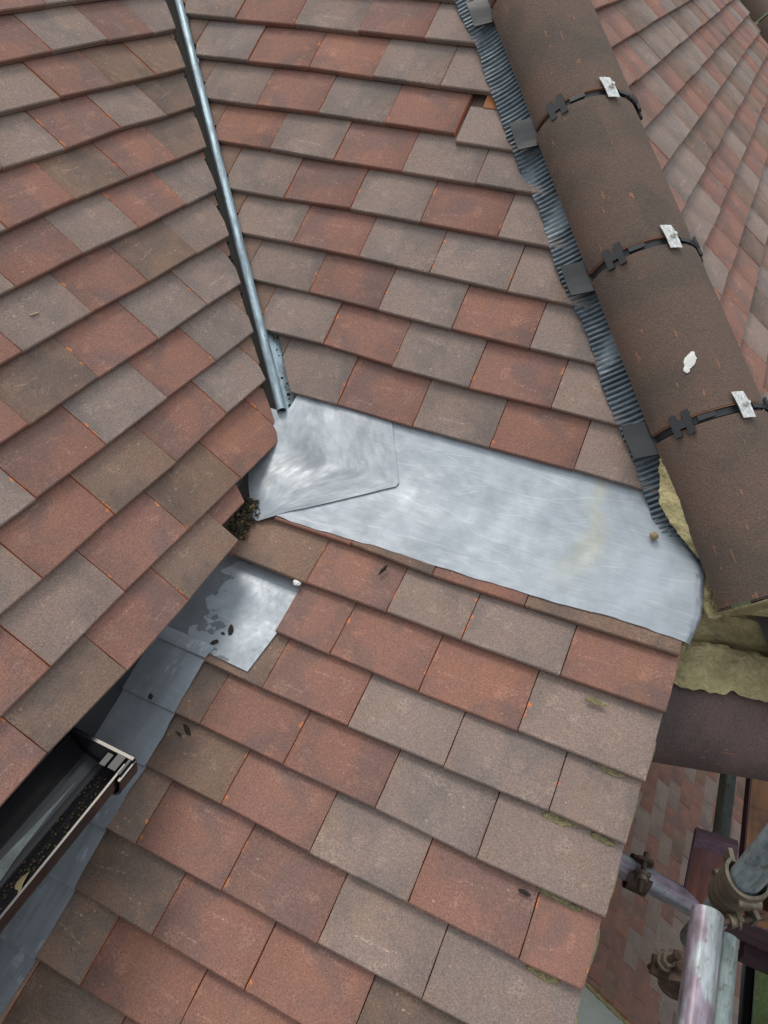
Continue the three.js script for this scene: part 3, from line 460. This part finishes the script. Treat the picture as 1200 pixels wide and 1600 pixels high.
{ // mortar beside the lowest hip tile, at its end and along the ridge tile below
  const g = group('hip_mortar', W(.1, -.83, -1.1)); tag(g, 'yellow grey mortar bedding at the foot of the hip', 'mortar');
  const L = [[.030, -.765, -1.172], [.030, -.783, -1.150], [.050, -.818, -1.108], [.085, -.845, -1.082], [.136, -.872, -1.056]], Rr = [[.050, -.752, -1.176], [.070, -.770, -1.158], [.104, -.800, -1.122], [.140, -.832, -1.090], [.162, -.862, -1.062]];
  const pl = (A, t) => { const k = t * (A.length - 1), i = Math.min(A.length - 2, Math.floor(k)), f = k - i; return A[i].map((x, j) => lerp(x, A[i + 1][j], f)); };
  mesh('side_fillet', sheet(12, 70, (s, t) => { const a = pl(L, t), b = pl(Rr, t), z = (1 - s) ** 3 * ((fbm(t * 13, 1, 141, 4) - .5) * .020), n = (fbm(s * 4, t * 16, 142, 4) - .5) * .004 + .005 * Math.sin(s * Math.PI); return [lerp(a[0], b[0], s) - .1 - z * .7, lerp(a[1], b[1], s) + .83 + n + z * .35, lerp(a[2], b[2], s) + 1.1 + n * .8 + z * .5]; }, -.006, (s, t) => [s * .15, t * .6], .8), matMortar, g);
}
{
  const g = group('hip_end_mortar', HE.clone().addScaledVector(HT, .664), HQ); tag(g, 'mortar packed into the open end of the lowest hip tile', 'mortar');
  mesh('end_fill', sheet(30, 16, (s, t) => { const a = lerp(-.35, Math.PI + .2, s), k = lerp(.02, 1, t), p = hipPoint(a, -.010), cx = HW / 2, y = p[1]; const n = (fbm(p[0] * k * 45, y * k * 45, 151, 3) - .5) * .008; return [cx + (p[0] - cx) * k, -.015 + (y + .015) * k, .004 + n + .03 * (1 - k)]; }, -.003, (s, t) => [s * .5, t * .3], .9), matMortar, g);
  const c2 = mesh('corner_bed', lump(.045, .022, .05, 156, .3, 12), matMortar, g); c2.position.set(.03, -.045, -.04);
}
/* ridge tile set crosswise below the hip */
{
  const d = V(.945, -.09, -.32).normalize(), up = V(.1, 1, .12).addScaledVector(d, -V(.1, 1, .12).dot(d)).normalize(), x = V().crossVectors(up, d).normalize(); // x points to the far side
  const q = new THREE.Quaternion().setFromRotationMatrix(new THREE.Matrix4().makeBasis(x, up, d)), o = W(.135, -1.240, -1.012), g = group('ridge_tile', o, q); tag(g, 'brown ridge tile set crosswise under mortar below the hip', 'ridge tile');
  mesh('barrel', sheet(24, 8, (s, t) => { const a = lerp(-.05, Math.PI + .05, s); return [-.128 * Math.cos(a), .128 * Math.sin(a), t * .50]; }, -.014, (s, t) => [s * .62, t * .9], .9), matRidge, g);
  const m = group('ridge_mortar', o, q); tag(m, 'thick mortar bed between the hip foot and the crosswise ridge tile', 'mortar');
  mesh('mortar_bed', sheet(40, 120, (s, t) => { const a = lerp(1.04, 1.85, s), e = Math.min(s, 1 - s) * 2, R = .131 + .050 * sstep(0, .45, s) * sstep(1.3, .5, s) + (fbm(s * 5, t * 14, 161, 4) - .5) * .022 * (.4 + e) + (fbm(s * 18, t * 46, 164, 3) - .5) * .007, w = (fbm(t * 18, 3, 162, 3) - .5) * .16 * sstep(.6, 1, s); return [R * Math.cos(a + w), R * Math.sin(a + w), -.02 + t * .52]; }, .03, (s, t) => [s * .3, t * .8], .9), matMortar, m);
  const rise = mesh('mortar_upstand', sheet(30, 100, (s, t) => { const n = (fbm(s * 3, t * 7, 163, 4) - .5) * .012 + (fbm(s * 11, t * 40, 165, 3) - .5) * .005; return [lerp(.075, .05, s) + n, lerp(.225, .145, s) + n * .5, -.03 + t * .52]; }, .03, (s, t) => [s * .2, t * .8], .9), matMortar, m);
}

/* ------------------------------------------------------------------ gutter under the eave of slope A */
{
  const g = group('gutter', W(-.612, -.995, -.362)); tag(g, 'glossy black eaves gutter with a stop end hung under the left eave', 'gutter');
  const prof = []; const N = 22, hw = .055, dp = .060;
  for (let i = 0; i <= N; i++) { const t = i / N * Math.PI; const c = Math.cos(t), s = Math.sin(t); prof.push([-hw * Math.sign(c) * Math.pow(Math.abs(c), .85), -dp * Math.pow(s, .92)]); }
  const pr = s => { const k = s * N, i = Math.min(N - 1, Math.floor(k)), f = k - i; return [lerp(prof[i][0], prof[i + 1][0], f), lerp(prof[i][1], prof[i + 1][1], f)]; };
  mesh('trough', sheet(44, 4, (s, t) => { const p = pr(s); return [p[0], p[1], .006 + t * 1.0]; }, -.0022, (s, t) => [s, t], .9), matGutter, g);
  mesh('pale_strip', sheet(12, 60, (s, t) => { const w = (fbm(t * 9, s < .5 ? 1 : 5, 171, 3) - .5) * .05, tp = sstep(-.02, .22, t), mid = .37 + .02 * t + w * .4, k = mid + (s - .5) * (.135 + w * .6) * tp, p = pr(clamp(k)); return [p[0] * .985, p[1] * .985 + .0009, .045 + t * .94]; }, -.0004, (s, t) => [s * .2, t * 2], .9), matPaleStrip, g);  // pale grey strip along the trough bottom, tapered at one end
  const lip = mesh('front_lip', new THREE.BoxGeometry(.0034, .006, 1.0), matGutter, g); lip.position.set(hw + .001, .001, .51);
  const cap = new THREE.Shape(); prof.forEach((p, i) => i ? cap.lineTo(p[0] * 1.11, p[1] * 1.14) : cap.moveTo(p[0] * 1.11, .004)); cap.lineTo(hw * 1.11, .004);
  const stop = mesh('stop_end', new THREE.ExtrudeGeometry(cap, { depth: .005, bevelEnabled: true, bevelSize: .0012, bevelThickness: .0012, bevelSegments: 2 }).translate(0, 0, -.004), matGutter, g);
  mesh('stop_collar', sheet(44, 1, (s, t) => { const p = pr(s); return [p[0] * 1.11, p[1] * 1.14, -.002 + t * .036]; }, -.004), matGutter, stop);
  const clip = mesh('stop_clip', mergeGeometries([new THREE.BoxGeometry(.014, .004, .024).translate(.044, .004, .014), new THREE.BoxGeometry(.010, .004, .020).translate(.026, .002, .016), new THREE.BoxGeometry(.004, .014, .026).translate(.0585, -.002, .014)]), matUnion, stop);
  // silt in the bottom and a dead leaf
  const n = 150, im = new THREE.InstancedMesh(new THREE.IcosahedronGeometry(.0010, 0), matMoss, n), r = rng(71), M = new THREE.Matrix4(), c = new THREE.Color();
  for (let i = 0; i < n; i++) { const z = .02 + r() * .30, k = Math.floor(lerp(N * .46, N * .60, clamp(.5 + (r() + r() - 1) * .7))), s = (k + r()) / N, p = pr(s), sc = .5 + r() * 1.2; M.makeScale(sc, sc * .5, sc * 1.3); M.setPosition(p[0] * .96, p[1] + .0025, z); im.setMatrixAt(i, M); c.setRGB(.04 + r() * .06, .035 + r() * .045, .018 + r() * .015); im.setColorAt(i, c); }
  im.name = numbered('gutter_silt'); im.position.copy(g.position); tag(im, 'brown silt and moss grains lying in the black gutter', 'silt', null, 'stuff'); im.castShadow = im.receiveShadow = true; scene.add(im);
}
function blade(len, wid, bend, seed) { return sheet(6, 14, (s, t) => { const w = wid * Math.sin(Math.PI * clamp(t * .96 + .02)) * (.8 + .3 * vn(t * 8, 1, seed)); return [(s - .5) * w, bend * Math.sin(t * Math.PI) + Math.abs(s - .5) * w * .35, (t - .5) * len]; }, -.0006, null, .9); }
function debris(name, g, mat, pos, quat, label, cat, grp) { const o = mesh(name, g, mat, scene); o.position.copy(pos); if (quat) o.quaternion.copy(quat); tag(o, label, cat, grp); return o; }
const turn = (f, a) => f.q.clone().multiply(new THREE.Quaternion().setFromAxisAngle(V(0, 1, 0), a));
debris('dead_leaf', blade(.055, .020, .008, 3), matLeaf, W(-.592, -1.060, -.165), new THREE.Quaternion().setFromEuler(new THREE.Euler(.2, .4, .5)), 'dead yellow leaf lying in the black gutter', 'leaf');
debris('straw', new THREE.CapsuleGeometry(.0016, .015, 3, 6).rotateX(Math.PI / 2), matTwig, on(FA, -.415, .0035 + tileTop(.05, .1), .554), turn(FA, 1.4), 'short pale straw on a grey tile of the left slope', 'straw');
{ const r = rng(91);
  [[-.045, .236, .009, 'longest black plant scrap on the pale lead patch'], [-.055, .247, .004, 'tiny black crumb between two scraps on the pale lead patch'], [-.060, .268, .0075, 'broad black plant scrap on the water marked part of the lead patch']].forEach(([u, v, s, l], i) => debris('plant_scrap', lump(s * .5, .0016, s, 180 + i, .7, 6), matDark, on(FC, u, tileTop(.304 - v, .103) + .0055, v), turn(FC, .4 + i), l, 'debris', 'black scraps on the lead patch'));
  [[-.040, .424, .011, 'longer dark plant scrap on a brown tile at the lead strip'], [-.050, .436, .006, 'small dark plant crumb on a brown tile at the lead strip']].forEach(([u, v, s, l], i) => debris('plant_scrap', lump(s * .35, .002, s, 190 + i, .7, 6), matDark, on(FC, u + .01, tileTop(.507 - v, .103) + .002, v), turn(FC, 1 + i * .4), l, 'debris', 'dark scraps beside the lead strip'));
  debris('black_scrap', lump(.003, .003, .011, 199, .8, 8), matDark, on(FC, .176, .0, .025), turn(FC, -.3), 'black scrap stuck at a tile joint below the wide lead sheet', 'debris');
  debris('black_scrap', lump(.008, .003, .003, 200, .8, 8), matDark, on(FC, .588, -.006, .426), FC.q, 'black scrap under the nose of a grey verge tile', 'debris');
  debris('pebble', lump(.008, .006, .007, 201, .35, 8), matStone, on(FC, .612, .007, -.205), FC.q, 'small brown stone lying on the wide lead sheet', 'pebble');
  debris('mortar_crumb', lump(.007, .004, .005, 202, .5, 8), matWhite, on(FC, .032, .0, .108), FC.q, 'pale mortar crumb at the corner of the small lead patch', 'debris');
  debris('mortar_crumb', lump(.018, .0012, .005, 203, .6, 8), matMortar, on(FC, .600, -.003, .115), FC.q, 'yellow mortar smear on the grey tile at the verge', 'debris');
  debris('black_scrap', lump(.004, .002, .006, 204, .8, 8), matDark, on(FC, -.118, .006, .40), turn(FC, .5), 'black scrap lying on the dark lead strip', 'debris');
  // bird dropping on the hip
  const hp = (a, s) => HE.clone().addScaledVector(HT, s).addScaledVector(HP, hipPoint(a, .001)[0] + .003).addScaledVector(HU, hipPoint(a, .001)[1]);
  const qd = HQ.clone().multiply(new THREE.Quaternion().setFromEuler(new THREE.Euler(0, -.75, .4, 'ZYX')));
  debris('bird_dropping', mergeGeometries([lump(.008, .0014, .016, 210, .6, 12), lump(.005, .0014, .006, 211, .6, 8).translate(.001, 0, .018)]), matWhite, hp(1.12, .243), qd, 'white bird dropping on the hip tile', 'dropping');
}
{ // moss and grit in the gap along the valley strip and at the eave corner
  const n = 1500, im = new THREE.InstancedMesh(new THREE.IcosahedronGeometry(.004, 0), matMoss, n), r = rng(73), M = new THREE.Matrix4(), c = new THREE.Color(), a = W(-1.436, -.246, -1.822), b = W(-.735, -.860, -1.105), q = new THREE.Quaternion();
  for (let i = 0; i < n; i++) {
    let p; const k = r(), t = Math.pow(r(), .6);
    if (k < .62) p = a.clone().lerp(b, t).add(V(-.016 - r() * .016, -.026 + r() * .012, .016 + r() * .016));
    else if (k < .72) p = a.clone().lerp(b, r()).add(V(.014 + r() * .010, -.018 + r() * .008, -.012 - r() * .01));
    else p = on(FC, -.145 + (r() - .5) * .035 + .02 * r(), -.004 + r() * .010, -.02 + r() * .085);
    const s = .35 + r() * r() * 1.5; q.setFromEuler(new THREE.Euler(r() * 6, r() * 6, r() * 6)); M.compose(p, q, V(s, s * (.4 + r() * .6), s)); im.setMatrixAt(i, M);
    const m = r(); if (m < .55) c.setRGB(.03, .024, .016); else if (m < .9) c.setRGB(.05, .045, .018); else c.setRGB(.16, .11, .06); im.setColorAt(i, c);
  }
  im.name = numbered('valley_moss'); tag(im, 'dark moss and grit gathered in the valley gap and eave corner', 'moss', null, 'stuff'); im.castShadow = im.receiveShadow = true; scene.add(im);
}

/* ------------------------------------------------------------------ scaffold in the gap below the verge */
function tube(name, a, b, R, mat, label, grp, rep = 3) {
  const d = b.clone().sub(a), L = d.length(), g = group(name, a, new THREE.Quaternion().setFromUnitVectors(V(0, 1, 0), d.clone().normalize())); tag(g, label, 'scaffold tube', grp);
  const pts = [[R - .0035, 0], [R - .0008, 0], [R, .001], [R, L - .001], [R - .0008, L], [R - .0035, L], [R - .0035, 0]].map(p => new THREE.Vector2(...p)), lg = new THREE.LatheGeometry(pts, 36), uv = lg.attributes.uv; for (let i = 0; i < uv.count; i++) uv.setXY(i, uv.getX(i), lg.attributes.position.getY(i) * rep);
  mesh('tube_wall', toCreasedNormals(lg, .6), mat, g); return g;
}
const TR = .02415;
tube('scaffold_tube', W(.352, -1.46, -.700), W(.352, .1, -.700), TR, matTubeGrey, 'upright grey scaffold tube held by the forged coupler', 'scaffold tubes');
tube('scaffold_tube', W(.306, -1.205, -.628), W(.306, -1.205, .25), TR, matTubeMixed, 'level scaffold tube with its open end and purple paint smears', 'scaffold tubes');
tube('scaffold_tube', W(.118, -1.491, -.804), W(.415, -1.599, -.833), TR, matTubePurple, 'purple painted level tube running across below the verge', 'scaffold tubes');
tube('scaffold_tube', W(.462, -1.655, -.83), W(.462, -1.655, .2), TR, matTubeGreen, 'greenish scaffold tube lying under the purple smeared tube', 'scaffold tubes');
tube('scaffold_tube', W(.530, -2.03, -1.9), W(.530, -2.05, -1.15), TR * .95, matTubeGreen, 'greenish scaffold tube beside the dark gap under the ridge tile', 'scaffold tubes');
function coupler(pos, quat, mat, label, withBolt = true) {
  const g = group('scaffold_coupler', pos, quat); tag(g, label, 'coupler', 'scaffold couplers');
  mesh('band', sheet(22, 3, (s, t) => { const a = lerp(.5, Math.PI * 2 - .5, s); return [Math.cos(a) * (TR + .006), lerp(-.022, .022, t) * (1 + .1 * Math.sin(a * 3)), Math.sin(a) * (TR + .006)]; }, .0055, null, .8), mat, g);
  for (const z of [.014, -.014]) mesh('lug', new THREE.BoxGeometry(.022, .030, .007).translate(.036, 0, z), mat, g);
  mesh('hinge_pin', new THREE.CylinderGeometry(.009, .009, .036, 12).rotateX(Math.PI / 2).translate(-.032, 0, 0), mat, g);
  if (withBolt) { const bl = mesh('bolt', new THREE.CylinderGeometry(.0055, .0055, .085, 12).rotateX(Math.PI / 2), matRust, g); bl.position.set(.040, 0, .012);
    const nt = mesh('nut', mergeGeometries([new THREE.CylinderGeometry(.0115, .0115, .011, 6).rotateX(Math.PI / 2), new THREE.CylinderGeometry(.0145, .0145, .003, 18).rotateX(Math.PI / 2).translate(0, 0, -.007)]), matForged, bl); nt.position.set(0, 0, .012); }
  return g;
}
const eul = (x, y, z) => new THREE.Quaternion().setFromEuler(new THREE.Euler(x, y, z));
coupler(W(.352, -1.245, -.700), eul(0, -1.0, 0), matForged, 'forged coupler clamped round the upright grey tube');
coupler(W(.352, -1.20, -.700), eul(0, 1.9, 0), matForged, 'upper forged coupler half gripping the upright grey tube', false);
coupler(W(.306, -1.300, -.560), eul(Math.PI / 2, 2.9, 0), matRust, 'rusty coupler with its bolt end showing beside the purple smeared tube');
coupler(W(.252, -1.540, -.817), eul(0, 0, Math.PI / 2), matRust, 'dark rusty coupler fixed on the purple level tube');
function board(name, pos, quat, w, h, l, mat, label) { const g = group(name, pos, quat); tag(g, label, 'scaffold board', 'scaffold boards');
  const sh = new THREE.Shape([new THREE.Vector2(-w / 2, -h / 2), new THREE.Vector2(w / 2, -h / 2), new THREE.Vector2(w / 2, h / 2), new THREE.Vector2(-w / 2, h / 2)]), eg = new THREE.ExtrudeGeometry(sh, { depth: l, bevelEnabled: true, bevelSize: .002, bevelThickness: .002, bevelSegments: 1 }), uv = eg.attributes.uv, ps = eg.attributes.position; for (let i = 0; i < uv.count; i++) uv.setXY(i, (ps.getX(i) + ps.getY(i)) * 4, ps.getZ(i) * 1.4);
  mesh('plank', eg, mat, g);
  const e = mesh('painted_end', new THREE.BoxGeometry(w + .006, h + .006, .03), matPurplePaint, g); e.position.z = .012; const ed = mesh('painted_edge', new THREE.BoxGeometry(.004, h + .001, l), matPurplePaint, g); ed.position.set(-w / 2 - .003, 0, l / 2); return g; }
board('scaffold_board', W(.615, -1.73, -1.75), eul(0, 0, 0), .225, .038, .72, matWood, 'scaffold board with purple edge beside the ridge tile');
board('scaffold_board', W(.735, -2.08, -1.01), eul(0, Math.PI, 0), .225, .038, .9, matWoodDark, 'purple edged scaffold board under the crossing plank');
board('scaffold_board', W(.485, -1.885, -1.0), eul(.0, Math.PI / 2 + .02, .04), .038, .10, .9, matWood, 'plank on edge crossing behind the upright grey tube');
board('scaffold_board', W(.375, -1.475, -.93), eul(.82, .12, .1), .075, .034, .15, matWoodDark, 'short purple ended timber block beside the forged coupler');

for (let k = 0; k < 6; k++) board('scaffold_board', W(.86 + k * .232, -1.80, -3.2), eul(0, 0, 0), .225, .038, 3.9, k % 2 ? matWood : matWoodDark, 'unseen long platform board beside the roof, added to shade the lower roof');  // platform boards out of view, added to keep light off slope E
for (let k = 0; k < 4; k++) board('scaffold_board', W(-1.4, -1.75, .42 + k * .232), eul(0, Math.PI / 2, 0), .225, .038, 3.9, k % 2 ? matWood : matWoodDark, 'unseen long platform board past the foot of the shallow slope, added to shade the gap');  // second unseen set, added to block light from the near side

/* ------------------------------------------------------------------ far corner beyond slope D */
{
  const f = FD, g = group('verge_tile_run', on(f, 3.15, -.02, -.55), f.q); tag(g, 'row of brown half round tiles along the far edge of the pale slope', 'hip tile');
  for (let k = 0; k < 4; k++) { const b = mesh('barrel', sheet(14, 4, (s, t) => { const a = lerp(0, Math.PI, s); return [.10 - .10 * Math.cos(a), .085 * Math.sin(a), t * .33]; }, -.012, (s, t) => [s * .5, t * .7]), matHip, g); b.position.set(.0, 0, -.25 + k * .345); }
  const s = group('garden_shrub', W(5.5, -6.5, -6.0)); tag(s, 'pale green shrub in the garden beyond the far roof edge', 'shrub');
  mesh('trunk', new THREE.CylinderGeometry(.05, .09, 2.2, 8).translate(0, 1.1, 0), matTwig, s);
  const n = 2600, leaf = new THREE.InstancedMesh(new THREE.CircleGeometry(.05, 5), new THREE.MeshStandardMaterial({ color: 0xffffff, roughness: .8, side: THREE.DoubleSide }), n), r = rng(81), M = new THREE.Matrix4(), c = new THREE.Color(), q = new THREE.Quaternion();
  for (let i = 0; i < n; i++) { const th = r() * 6.283, ph = Math.acos(2 * r() - 1), R = 1.5 * Math.cbrt(.25 + .75 * r()) * (.75 + .5 * vn(th * 1.5, ph * 2, 5)); q.setFromEuler(new THREE.Euler(r() * 6, r() * 6, r() * 6)); const sc = .6 + r() * .8; M.compose(V(R * Math.sin(ph) * Math.cos(th), 2.8 + R * Math.cos(ph), R * Math.sin(ph) * Math.sin(th)), q, V(sc, sc, sc)); leaf.setMatrixAt(i, M); c.setRGB(.10 + r() * .05, .14 + r() * .06, .05 + r() * .02); leaf.setColorAt(i, c); }
  leaf.name = 'crown'; leaf.userData.kind = 'stuff'; leaf.castShadow = leaf.receiveShadow = true; s.add(leaf);
}

renderer.render(scene, camera);
